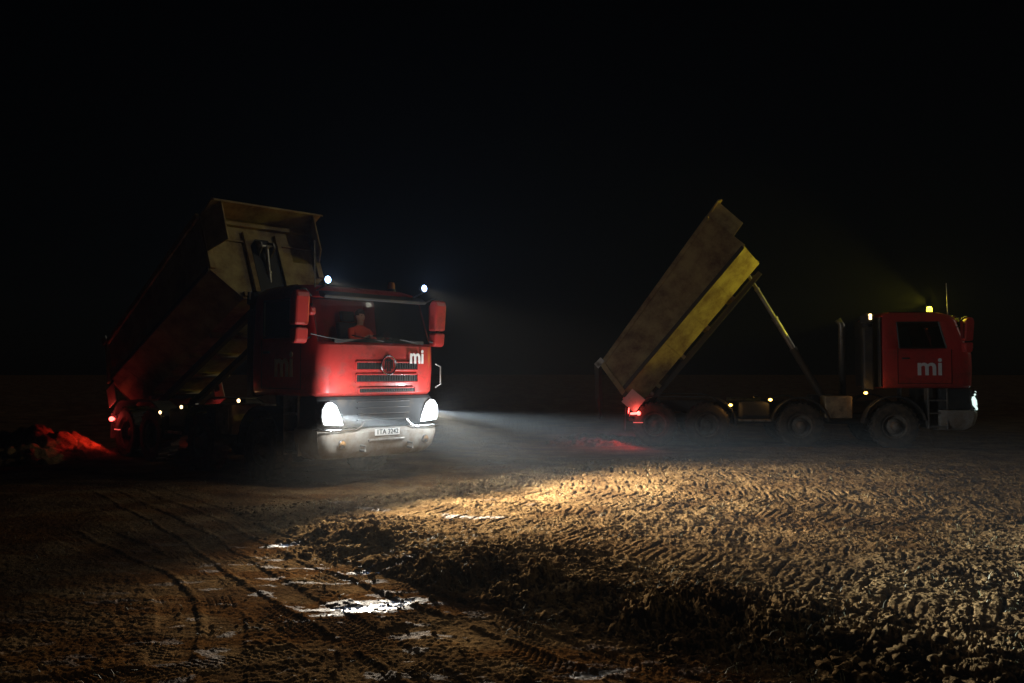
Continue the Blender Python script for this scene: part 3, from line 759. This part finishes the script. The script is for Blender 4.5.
    for s_ in (-1, 1):
        wing(AX[0], s_, 12, 176, .74); wing(AX[1], s_, 8, 172); wing(AX[2], s_, -2, 95, .72); wing(AX[3], s_, 85, 168, .72)
        tp = MB(); tp.sheet([(AX[2]+.06, 1.275), (AX[3]-.06, 1.275)], 'y', s_*.84, s_*1.25); tp.build('wheel_wing', M['dark'], root, solid=.025)
        mf = MB(); mf.box(-8.52, -8.50, *sorted((s_*.82, s_*1.24)), .38, .95); mf.build('mudflap', M['dark'], root)
    # backbone, frame rails
    fr = MB(); fr.tube([(-.5, 0, .66), (-8.3, 0, .66)], .13, 12)
    for s_ in (-1, 1): fr.box(-8.3, -.7, *sorted((s_*.36, s_*.44)), .86, 1.12)
    for xx in (-1.0, -3.0, -5.2, -7.1, -8.2): fr.box(xx-.06, xx+.06, -.36, .36, .9, 1.08)
    fr.build('chassis_frame', M['frame'], root, bevel=.008)
    # behind-cab gear
    for s_ in (-1,):
        b = MB(); b.box(-3.52, -2.86, -1.22, -.62, .74, 1.30); bo = b.build('tool_box', M['box'], root, bevel=.03)
        l_ = MB(); l_.box(-3.4, -2.98, -1.235, -1.222, .8, 1.24); l_.build('box_lid', M['box'], bo, bevel=.006)
    b = MB(); b.box(-5.62, -4.86, -1.2, -.56, .72, 1.16); bo = b.build('fuel_tank', M['band'], root, bevel=.08)
    l_ = MB(); l_.box(-5.64, -4.84, -1.245, -1.2, .64, .70); l_.build('side_rail', M['steel'], bo, bevel=.01)
    l2 = MB(); l2.lathe([(.001, 1.21), (.05, 1.21), (.05, 1.15)], 'z', 16, (-5.0, -1.0, 0), close=False); l2.build('filler_cap', M['black'], bo)
    b = MB(); b.tube([(-5.7, .88, .9), (-4.8, .88, .9)], .3, 20); b.build('fuel_tank', M['steel'], root)
    b = MB(); b.box(-3.5, -2.86, .62, 1.2, .74, 1.28); b.build('battery_box', M['dark'], root, bevel=.03)
    # air intake stack with cap
    s = MB(); s.box(-2.56, -2.30, -1.12, -.86, 1.45, 3.05); so = s.build('intake_stack', M['dark'], root, bevel=.05)
    s = MB(); s.lathe([(.12, 3.05), (.12, 3.12), (.17, 3.15), (.17, 3.3), (.10, 3.38), (.001, 3.39)], 'z', 20, (-2.43, -.99, 0), close=False); s.build('stack_cap', M['band'], so)
    s = MB(); s.box(-2.42, -2.36, -1.18, -1.14, 3.22, 3.36); s.build('stack_lamp', M['lamp_warm'] if kind == 'side' else M['chrome'], so)
    s = MB(); s.tube([(-2.6, .9, 1.2), (-2.6, .9, 3.2), (-2.7, .9, 3.35)], .09, 14); s.build('exhaust_pipe', M['steel'], root, smooth=True)
    # marker lights
    for (mx, mz) in ((-2.55, 1.38), (-4.86, 1.20), (-5.84, 1.06)):
        for s_ in (-1, 1):
            bk = MB(); bk.box(mx-.05, mx+.05, *sorted((s_*1.15, s_*1.255)), mz-.035, mz+.035); bo = bk.build('marker_light', M['dark'], root, bevel=.01)
            bl = MB(); bl.ball((mx, s_*1.262, mz), (.05, .022, .036), 2); bl.build('lens', M['lamp_amber'] if kind == 'side' else M['lamp_warm'], bo, smooth=True)
            if s_ < 0: lamp('marker_light_bulb', 'POINT', root, (mx, -1.31, mz), (2.2 if kind == 'side' else .08), (1, .5, .12), size=.02)
    # hinge and rear crossmember
    hx, hz = -7.84, 1.33
    h = MB(); h.tube([(hx, -.62, hz), (hx, .62, hz)], .06, 12)
    for s_ in (-1, 1): h.prism([(hx-.16, 1.1), (hx+.2, 1.1), (hx+.07, hz+.07), (hx-.07, hz+.07)], 'y', *sorted((s_*.37, s_*.45)))
    h.build('bed_hinge', M['steel'], root)
    rb = MB(); rb.box(-8.42, -8.32, -1.2, 1.2, .62, .72); rb.box(-8.38, -8.3, -.4, -.32, .7, 1.0); rb.box(-8.38, -8.3, .32, .4, .7, 1.0); rb.build('rear_bumper', M['frame'], root, bevel=.01)
    for s_ in (-1, 1):
        tl = MB(); tl.box(-8.40, -8.24, *sorted((s_*.95, s_*1.24)), .74, .92); to = tl.build('tail_light', M['dark'], root, bevel=.015)
        ll = MB(); ll.box(-8.43, -8.39, *sorted((s_*.98, s_*1.22)), .76, .90); ll.ball((-8.16, s_*1.36, .84), (.055, .055, .055), 2); ll.tube([(-8.4, s_*1.2, .82), (-8.18, s_*1.34, .84)], .03, 8); ll.build('lens', M['lamp_red'], to)
        rf = MB(); rf.box(-8.30, -8.05, *sorted((s_*1.20, s_*1.245)), .585, .605); rf.build('side_reflector', M['refl_glow'], to)
    # ---- the tipped body
    bed = MB(); sec = [(-1.25, 1.50), (-1.235, .62), (-.66, .02), (.66, .02), (1.235, .62), (1.25, 1.50)]
    bed.sheet(sec, 'x', -.62, L)
    for v_ in bed.bm.verts:
        if v_.co.z > 1.4: v_.co.z = 1.46 if v_.co.x < 0 else 1.80
        if v_.co.x < -.6: v_.co.x += .40*max(0, v_.co.z)/1.5
    v = [bed.bm.verts.new((L-.003, y_, z_)) for y_, z_ in [(-1.25, 1.80), (-1.235, .62), (-.66, .02), (.66, .02), (1.235, .62), (1.25, 1.80)]]
    bed._f(v)
    bo = bed.build('dump_body', M['bed'], root, solid=.035); bo.location = (hx, 0, hz); bo.rotation_euler = (0, -tilt, 0); bo.scale = (1, 1.03, 1)
    for s_ in (-1, 1):
        rl = MB()
        rl.prism([(-.22, 1.40), (L+.02, 1.74), (L+.02, 1.86), (-.22, 1.52)], 'y', *sorted((s_*1.22, s_*1.30)))
        rl.prism([(-.50, .55), (-.36, .55), (-.12, 1.50), (-.26, 1.50)], 'y', *sorted((s_*1.24, s_*1.30)))
        rl.build('top_rail', M['bed'], bo, bevel=.012)
        cr = MB(); cr.box(-.5, L, *sorted((s_*1.237, s_*1.262)), .58, .68)
        cr.build('side_rib', M['frame'], bo, bevel=.008)
    for xx in (.3, 1.3, 2.3, 3.3):
        bb = MB(); 
        for s_ in (-1, 1): bb.prism([(s_*.66, .01), (s_*1.225, .60), (s_*1.20, .64), (s_*.62, .03)][::1], 'x', xx-.04, xx+.04)
        # outer cross ribs under the floor
        bb.box(xx-.05, xx+.05, -.66, .66, -.09, .015)
        bb.build('cross_member', M['bed'], bo)
    for s_ in (-1, 1):
        uf = MB(); uf.box(-.3, L-.1, *sorted((s_*.34, s_*.46)), -.22, -.092)
        uf.build('sub_frame', M['frame'], bo, bevel=.01)
    # front wall ribs and painted recess shade
    fw = MB(); X0, X1 = L+.002, L+.07
    fw.box(X0, X1, -1.24, -1.12, .62, 1.78); fw.box(X0, X1, 1.12, 1.24, .62, 1.78)
    fw.box(X0, X1, -.40, -.30, .05, 1.55); fw.box(X0, X1, .30, .40, .05, 1.55)
    for (z0, z1) in ((1.66, 1.78),): fw.box(X0, X1+.01, -1.12, 1.12, z0, z1)
    for (ya, yb) in ((-1.12, -.40), (.40, 1.12)):
        fw.box(X0, X0+.035, ya, yb, 1.30, 1.34)
    fw.box(X0, X1, -.66, -.40, .05, .15); fw.box(X0, X1, .40, .66, .05, .15)
    fw.build('front_wall_rib', M['bed'], bo, bevel=.008)
    rc = MB(); rc.prism([(-.26, .1), (.26, .1), (.26, 1.25), (.14, 1.42), (-.14, 1.42), (-.26, 1.25)], 'x', L+.004, L+.02); rc.build('recess_shade', M['black'], bo)  # flat black plate on the wall, painted shade of a recess
    mt = MB()
    for s_ in (-1, 1): mt.prism([(L+.02, 1.02), (L+.22, 1.12), (L+.22, 1.24), (L+.02, 1.38)], 'y', *sorted((s_*.12, s_*.15)))
    mt.tube([(L+.16, -.17, 1.18), (L+.16, .17, 1.18)], .035, 10); mt.build('cylinder_mount', M['steel'], bo)
    # canopy shield over the cab
    cp = MB(); cp.prism([(L+.0, 1.80), (L+.55, 1.86), (L+.62, 1.80), (L+.62, 1.84), (L+.55, 1.90), (L+.0, 1.85)], 'y', -1.20, 1.20)
    for s_ in (-1, 1):
        a_, b_ = s_*1.23, s_*1.02
        q = [(L+.071, a_, .98), (L+.52, b_, 1.02), (L+.56, b_, 1.87), (L+.071, a_, 1.82)]
        A_ = [cp.bm.verts.new(p) for p in q]; B_ = [cp.bm.verts.new((p[0]-.005, p[1]-s_*.03, p[2])) for p in q]
        cp._f(A_); cp._f(B_[::-1])
        for i in range(4): cp._f([A_[i], A_[(i+1) % 4], B_[(i+1) % 4], B_[i]])
    cp.build('canopy_shield', M['bed'], bo, bevel=.006)
    # tailgate hanging plumb from its upper pins
    tg = MB(); tsec = [(-1.2, .0), (-1.19, -.88), (-.64, -1.45), (.64, -1.45), (1.19, -.88), (1.2, .0)]
    tg.prism(tsec, 'x', -.06, 0)
    for yy in (-1.0, -.35, .35, 1.0): tg.box(-.12, -.061, yy-.05, yy+.05, -1.2 if abs(yy) < .9 else -.9, -.03)
    tg.box(-.12, -.061, -1.18, 1.18, -.12, -.02)
    to = tg.build('tailgate', M['frame'], bo, bevel=.008); to.location = (-.28, 0, 1.52); to.rotation_euler = (0, tilt*.98, 0)
    for s_ in (-1, 1):
        pn = MB(); pn.prism([(-.36, 1.46), (-.1, 1.46), (-.1, 1.60), (-.34, 1.62)], 'y', *sorted((s_*1.302, s_*1.325)))
        pn.build('tailgate_pin', M['steel'], bo)
    # pale square plate low on the body's rear corner
    for s_ in (-1, 1):
        fp = MB(); fp.box(-.64, -.20, *sorted((s_*1.262, s_*1.276)), .02, .46); fp.build('corner_plate', M['flap'], bo, bevel=.004)
        fb = MB(); fb.box(-.5, -.36, *sorted((s_*1.20, s_*1.262)), .3, .62); fb.build('plate_bracket', M['frame'], bo)
    # ---- telescopic cylinder from behind the cab to the body's front wall
    ca, sa = math.cos(tilt), math.sin(tilt)
    def bedpt(bx, bz): return Vector((hx+bx*ca-bz*sa, 0, hz+bx*sa+bz*ca))
    top = bedpt(L+.16, 1.18); bot = Vector((-3.15, 0, .95)); dv = top-bot; Ln = dv.length; u = dv/Ln
    stages = [(.0, .34, .095), (.33, .52, .075), (.51, .69, .058), (.68, .85, .046), (.84, 1.0, .036)]
    cyl = None
    for q, (a0, a1, r_) in enumerate(stages):
        b = MB(); b.tube([bot+dv*a0, bot+dv*a1], r_, 18); b.tube([bot+dv*(a1-.012), bot+dv*(a1+.002)], r_+.012, 18)
        o = b.build('lift_cylinder' if q == 0 else 'cylinder_stage', M['frame'] if q == 0 else M['steel'], root if q == 0 else cyl, smooth=False)
        if q == 0: cyl = o
    cb = MB(); cb.box(-3.3, -3.0, -.36, .36, .88, 1.0); cb.build('cylinder_base', M['frame'], root)
    # ---- roof gear
    if kind == 'front':
        for s_ in (-1, 1):
            rx, ry, rz = -.10, s_*1.03, 3.42
            b = MB(); b.lathe([(.001, -.08), (.04, -.07), (.062, -.02), (.066, .03)], 'x', 20, (rx, ry, rz), close=False); b.tube([(rx-.32, ry, 3.26), (rx-.05, ry, 3.33), (rx-.03, ry, 3.37)], .016, 8)
            o = b.build('work_light', M['dark'], root)
            l_ = MB(); l_.lathe([(.001, .05), (.035, .045), (.058, .032)], 'x', 20, (rx, ry, rz), close=False); l_.build('lens', M['lamp_blue'], o, smooth=True)
    for by in ((-.30,) if kind == 'side' else (.95,)):
        bx = -.70 if kind == 'side' else -.93
        zo = -.03 if kind == 'side' else 0
        b = MB(); b.lathe([(.001, 3.395), (.085, 3.395), (.085, 3.45), (.06, 3.46)], 'z', 20, (bx, by, 0), close=False); o = b.build('beacon', M['dark'], root)
        l_ = MB(); l_.lathe([(.068, 3.46), (.07, 3.53), (.055, 3.58), (.001, 3.595)], 'z', 20, (bx, by, 0), close=False); l_.build('lens', M['lamp_yellow'] if kind == 'side' else M['beacon_off'], o, smooth=True)
    a_ = MB(); a_.tube([(-.50, -1.0, 3.24), (-.50, -1.0, 3.40)], .016, 8); a_.tube([(-.50, -1.0, 3.36), (-.52, -1.0, 4.12)], .009, 6); a_.build('antenna', M['steel'], root)
    rr_ = MB(); rr_.tube([(-1.9, -1.0, 3.40), (-1.0, -1.03, 3.40), (-.6, -1.08, 3.31)], .012, 6); rr_.build('roof_rail', M['chrome'], root)
    if kind == 'side':
        for (hx_, hy_, hz_) in ((-.36, -1.02, 3.3), (-.22, -.7, 3.28)):
            hl = MB(); hl.ball((hx_, hy_, hz_), (.05, .035, .03), 1)
            hl.build('air_horn', M['chrome'], root)
    return root, cab

TYAW = R(-44); TLOC = (-2.26, 14.62, 0)
t1, cab1 = truck(TLOC, TYAW, R(24.5), 4.8, 'red tipper truck facing forward with white headlights on and its cream body half raised', 'front')
t2, cab2 = truck((11.53, 22.14, 0), R(-8), R(50), 4.4, 'red tipper truck seen side-on with a yellow roof beacon and its body tipped steeply', 'side')

# things in the left truck's windscreen
s = MB(); s.box(-.13, -.122, .86, 1.10, 2.44, 2.60)
pc = s.build('paper_card', M['paper']); pc.location = (0, 0, 0)
def place_in(o, root):   # top-level things that rest in the cab
    o.matrix_world = Matrix.Translation(root.location) @ Matrix.Rotation(root.rotation_euler.z, 4, 'Z') @ o.matrix_world
place_in(pc, t1); tag(pc, 'white card propped in the corner of the lit truck\'s windscreen', 'card')
s = MB(); s.tube([(-.40, .42, 3.08), (-.36, .42, 2.62)], .006, 6); s.mi = 1; s.prism([(.36, 2.62), (.48, 2.62), (.49, 2.53), (.42, 2.46), (.35, 2.53)], 'x', -.37, -.355)
pn = s.build('hanging_pennant', [M['steel'], M['pennant']]); place_in(pn, t1); tag(pn, 'small red pennant hanging on a cord behind the windscreen', 'pennant')

# ------------------------------------------------------------------ the driver
def person(root):
    bm = bmesh.new(); sk = []
    def v(p, r):
        q = bm.verts.new(p); sk.append(r if isinstance(r, tuple) else (r, r)); return q
    def chain(prev, pts):
        for p, r in pts:
            n = v(p, r); bm.edges.new((prev, n)); prev = n
        return prev
    Y = .6
    pel = v((-1.50, Y, 2.20), (.15, .17))
    ch = chain(pel, [((-1.52, Y, 2.36), (.14, .16)), ((-1.50, Y, 2.55), (.13, .19)), ((-1.46, Y, 2.68), (.10, .17))])
    nk = chain(ch, [((-1.44, Y, 2.77), .058), ((-1.42, Y, 2.85), .06), ((-1.41, Y, 2.93), (.095, .078)), ((-1.41, Y, 3.01), (.085, .07))])
    for s_ in (-1, 1):
        sh = chain(ch, [((-1.45, Y+s_*.19, 2.67), .075)])
        if s_ > 0: hand = [((-1.30, Y+.28, 2.46), .055), ((-1.12, Y+.24, 2.44), .045), ((-.93, Y+.19, 2.52), .034), ((-.86, Y+.18, 2.55), (.036, .022))]
        else: hand = [((-1.28, Y-.30, 2.50), .055), ((-1.12, Y-.26, 2.48), .045), ((-.95, Y-.20, 2.53), .034), ((-.87, Y-.19, 2.56), (.036, .022))]
        w = chain(sh, hand)
        for k in range(4):
            b = hand[-1][0]; chain(w, [((b[0]+.035, b[1]+s_*(.02-.014*k), b[2]+.01), .0095), ((b[0]+.055, b[1]+s_*(.02-.014*k), b[2]-.012), .009), ((b[0]+.045, b[1]+s_*(.02-.014*k), b[2]-.032), .008)])
        b = hand[-1][0]; chain(w, [((b[0]-.0, b[1]-s_*.035, b[2]+.012), .011), ((b[0]+.03, b[1]-s_*.045, b[2]+.012), .009)])
        chain(pel, [((-1.42, Y+s_*.11, 2.19), .095), ((-1.02, Y+s_*.14, 2.20), .075), ((-.92, Y+s_*.14, 1.98), .055), ((-.90, Y+s_*.14, 1.80), .045), ((-.76, Y+s_*.14, 1.78), .04)])
    me = bpy.data.meshes.new('person'); bm.to_mesh(me); bm.free()
    o = bpy.data.objects.new('person', me); link(o)
    md = o.modifiers.new('skin', 'SKIN'); lay = me.skin_vertices[0] if me.skin_vertices else None
    if lay is None:
        b2 = bmesh.new(); b2.from_mesh(me); b2.verts.layers.skin.verify(); b2.to_mesh(me); b2.free(); lay = me.skin_vertices[0]
    for i, r in enumerate(sk): lay.data[i].radius = r; lay.data[i].use_root = (i == 0)
    sb = o.modifiers.new('sub', 'SUBSURF'); sb.levels = sb.render_levels = 2
    bpy.context.view_layer.update()
    body = bpy.data.meshes.new_from_object(o.evaluated_get(bpy.context.evaluated_depsgraph_get()))
    o.modifiers.clear(); o.data = body; body.materials.clear()
    for m in (M['jacket'], M['skin'], M['trouser']): body.materials.append(m)
    for p in body.polygons:
        c = p.center; p.use_smooth = True
        if c.z > 2.78 and c.x < -1.2 or c.x > -.97 and c.z > 2.4: p.material_index = 1
        elif c.z < 2.26: p.material_index = 2
    # hair, nose, eyes as small pieces of the head
    h = MB(); h.ball((-1.435, Y, 3.0), (.105, .088, .10), 3)
    for v_ in list(h.bm.verts):
        if v_.co.x > -1.36 and v_.co.z < 3.04 or v_.co.z < 2.90: v_.co.x = min(v_.co.x, -1.40)
    h.build('hair', M['hair'], o, smooth=True)
    f = MB(); f.prism([(-1.325, 2.97), (-1.325, 2.90), (-1.295, 2.905)], 'y', Y-.013, Y+.013); f.build('nose', M['skin'], o, bevel=.005)
    for s_ in (-1, 1):
        e = MB(); e.ball((-1.33, Y+s_*.033, 2.962), (.010, .013, .008), 1); e.build('eye', M['black'], o)
        e = MB(); e.ball((-1.42, Y+s_*.083, 2.94), (.022, .010, .032), 2); e.build('ear', M['skin'], o)
    mo = MB(); mo.box(-1.325, -1.315, Y-.022, Y+.022, 2.868, 2.876); mo.build('mouth', M['pennant'], o)
    place_in(o, root)
    return o
per = person(t1); tag(per, 'driver in a bright orange-red jacket seated behind the windscreen of the lit truck', 'person')

# tipped soil
heap('soil_heap', -10.75, 18.9, 1.8, .62, 'soil heap lit red behind the truck with white headlights', 1, .9, .4)
heap('soil_heap', 2.3, 23.1, 1.5, .12, 'low soil heap lit red under the steeply tipped truck body', 2, .8, 0)

# ------------------------------------------------------------------ burning lamps, plus added fill lamps
HW = (1.0, .90, .74)
for s_ in (-1, 1):
    lamp('headlight_beam', 'SPOT', t1, (.17, s_*1.03, 1.2), 7600, HW, aim=(1, .10 if s_ < 0 else .20, -.30), size=.05, spot=128, blend=.7, scale=(1, .128, 1))
    lamp('headlight_core', 'SPOT', t1, (.17, s_*1.03, 1.2), 34000, (.78, .92, 1), aim=(1, .10 if s_ > 0 else -.02, -.06), size=.04, spot=40, blend=1.0, scale=(1, .24, 1))
    lamp('headlight_glare', 'SPOT', t1, (.20, s_*1.03, 1.2), 230, (.88, .95, 1), aim=(1, .45, 0), size=.05, spot=134, blend=.8)
    lamp('cab_front_fill', 'POINT', t1, (.60, s_*1.0, 1.32), 62, (.9, .95, 1), size=.06)  # added fill floating ahead of the bumper, lights the cab front
    lamp('work_light_beam', 'SPOT', t1, (-.03, s_*1.03, 3.42), 420, (1.0, .88, .68), aim=(1, .35, -.5), size=.04, spot=122, blend=.7, scale=(1, .2, 1))
    lamp('work_light_glow', 'SPOT', t1, (-.03, s_*1.03, 3.42), 130, (.42, .62, 1.0), aim=(1, 0, -.05), size=.05, spot=165, blend=.5)
lamp('cab_fill_light', 'POINT', t1, (-.75, .3, 3.12), 3.2, (1, .85, .75), size=.05)  # added lamp inside the cab, unseen, to brighten the driver
lamp('beacon_lamp', 'SPOT', t2, (-.74, -.30, 3.72), 560, (1, .86, .05), aim=(-1, -.1, .12), size=.05, spot=84, blend=.6)
lamp('beacon_glow_lamp', 'POINT', t2, (-.70, -.30, 3.70), 45, (1, .86, .05), size=.05)
for t, pw in ((t1, 50), (t2, 80)):
    for s_ in (-1, 1):
        lamp('tail_lamp', 'SPOT', t, (-8.16, s_*1.46, .80), pw, (1, .045, .03), aim=(-1, s_*.9, -.55), size=.03, spot=150, blend=.6)

for t in (t1, t2):
    lamp('tail_lamp_side', 'POINT', t, (-8.2, -1.42, .93), 1.5, (1, .10, .07), size=.02)

# ------------------------------------------------------------------ night air
hz = MB(); hz.box(-40, 40, -5, 60, -1.2, 7)
hm = bpy.data.materials.new('haze'); hm.use_nodes = True; nt = hm.node_tree; nt.nodes.remove(nt.nodes['Principled BSDF'])
pv = nt.nodes.new('ShaderNodeVolumePrincipled'); pv.inputs['Color'].default_value = (.9, .93, .95, 1); pv.inputs['Density'].default_value = .001; pv.inputs['Anisotropy'].default_value = .45
nt.links.new(pv.outputs['Volume'], nt.nodes['Material Output'].inputs['Volume'])
ho = hz.build('haze', hm); tag(ho, 'thin night mist in the headlight beams', None, None, 'stuff')

# ------------------------------------------------------------------ world, added fill sun, camera
w = bpy.data.worlds.new('World'); scene.world = w; w.use_nodes = True; nt = w.node_tree
sky = nt.nodes.new('ShaderNodeTexSky'); sky.sky_type = 'NISHITA'; sky.sun_disc = False; sky.sun_elevation = R(25); sky.sun_rotation = R(95)
nt.links.new(sky.outputs['Color'], nt.nodes['Background'].inputs['Color']); nt.nodes['Background'].inputs['Strength'].default_value = .00012
sl = bpy.data.lights.new('fill_sun', 'SUN'); sl.energy = .18; sl.angle = R(.5); sl.color = (1, .92, .74)  # sun lamp added as fill for the cab front and raised body wall
so = bpy.data.objects.new('fill_sun', sl); link(so)
sd = Vector((math.sin(R(95))*math.cos(R(25)), math.cos(R(95))*math.cos(R(25)), math.sin(R(25))))
so.rotation_euler = (-sd).to_track_quat('-Z', 'Y').to_euler()

cam = bpy.data.cameras.new('camera'); cam.sensor_width = 36; cam.lens = 850/1024*36; cam.clip_end = 2000; cam.clip_start = .05
co_ = bpy.data.objects.new('camera', cam); link(co_); co_.location = (0, 0, 1.9); co_.rotation_euler = (R(90+2.06), 0, 0); scene.camera = co_

scene.view_settings.view_transform = 'Standard'; scene.view_settings.look = 'None'; scene.view_settings.exposure = 0; scene.view_settings.gamma = 1
scene.render.engine = 'CYCLES'
c = scene.cycles
c.use_denoising = True; c.max_bounces = 6; c.diffuse_bounces = 3; c.glossy_bounces = 3; c.transmission_bounces = 4; c.transparent_max_bounces = 12; c.volume_bounces = 0
c.sample_clamp_indirect = 4; c.caustics_reflective = False; c.caustics_refractive = False
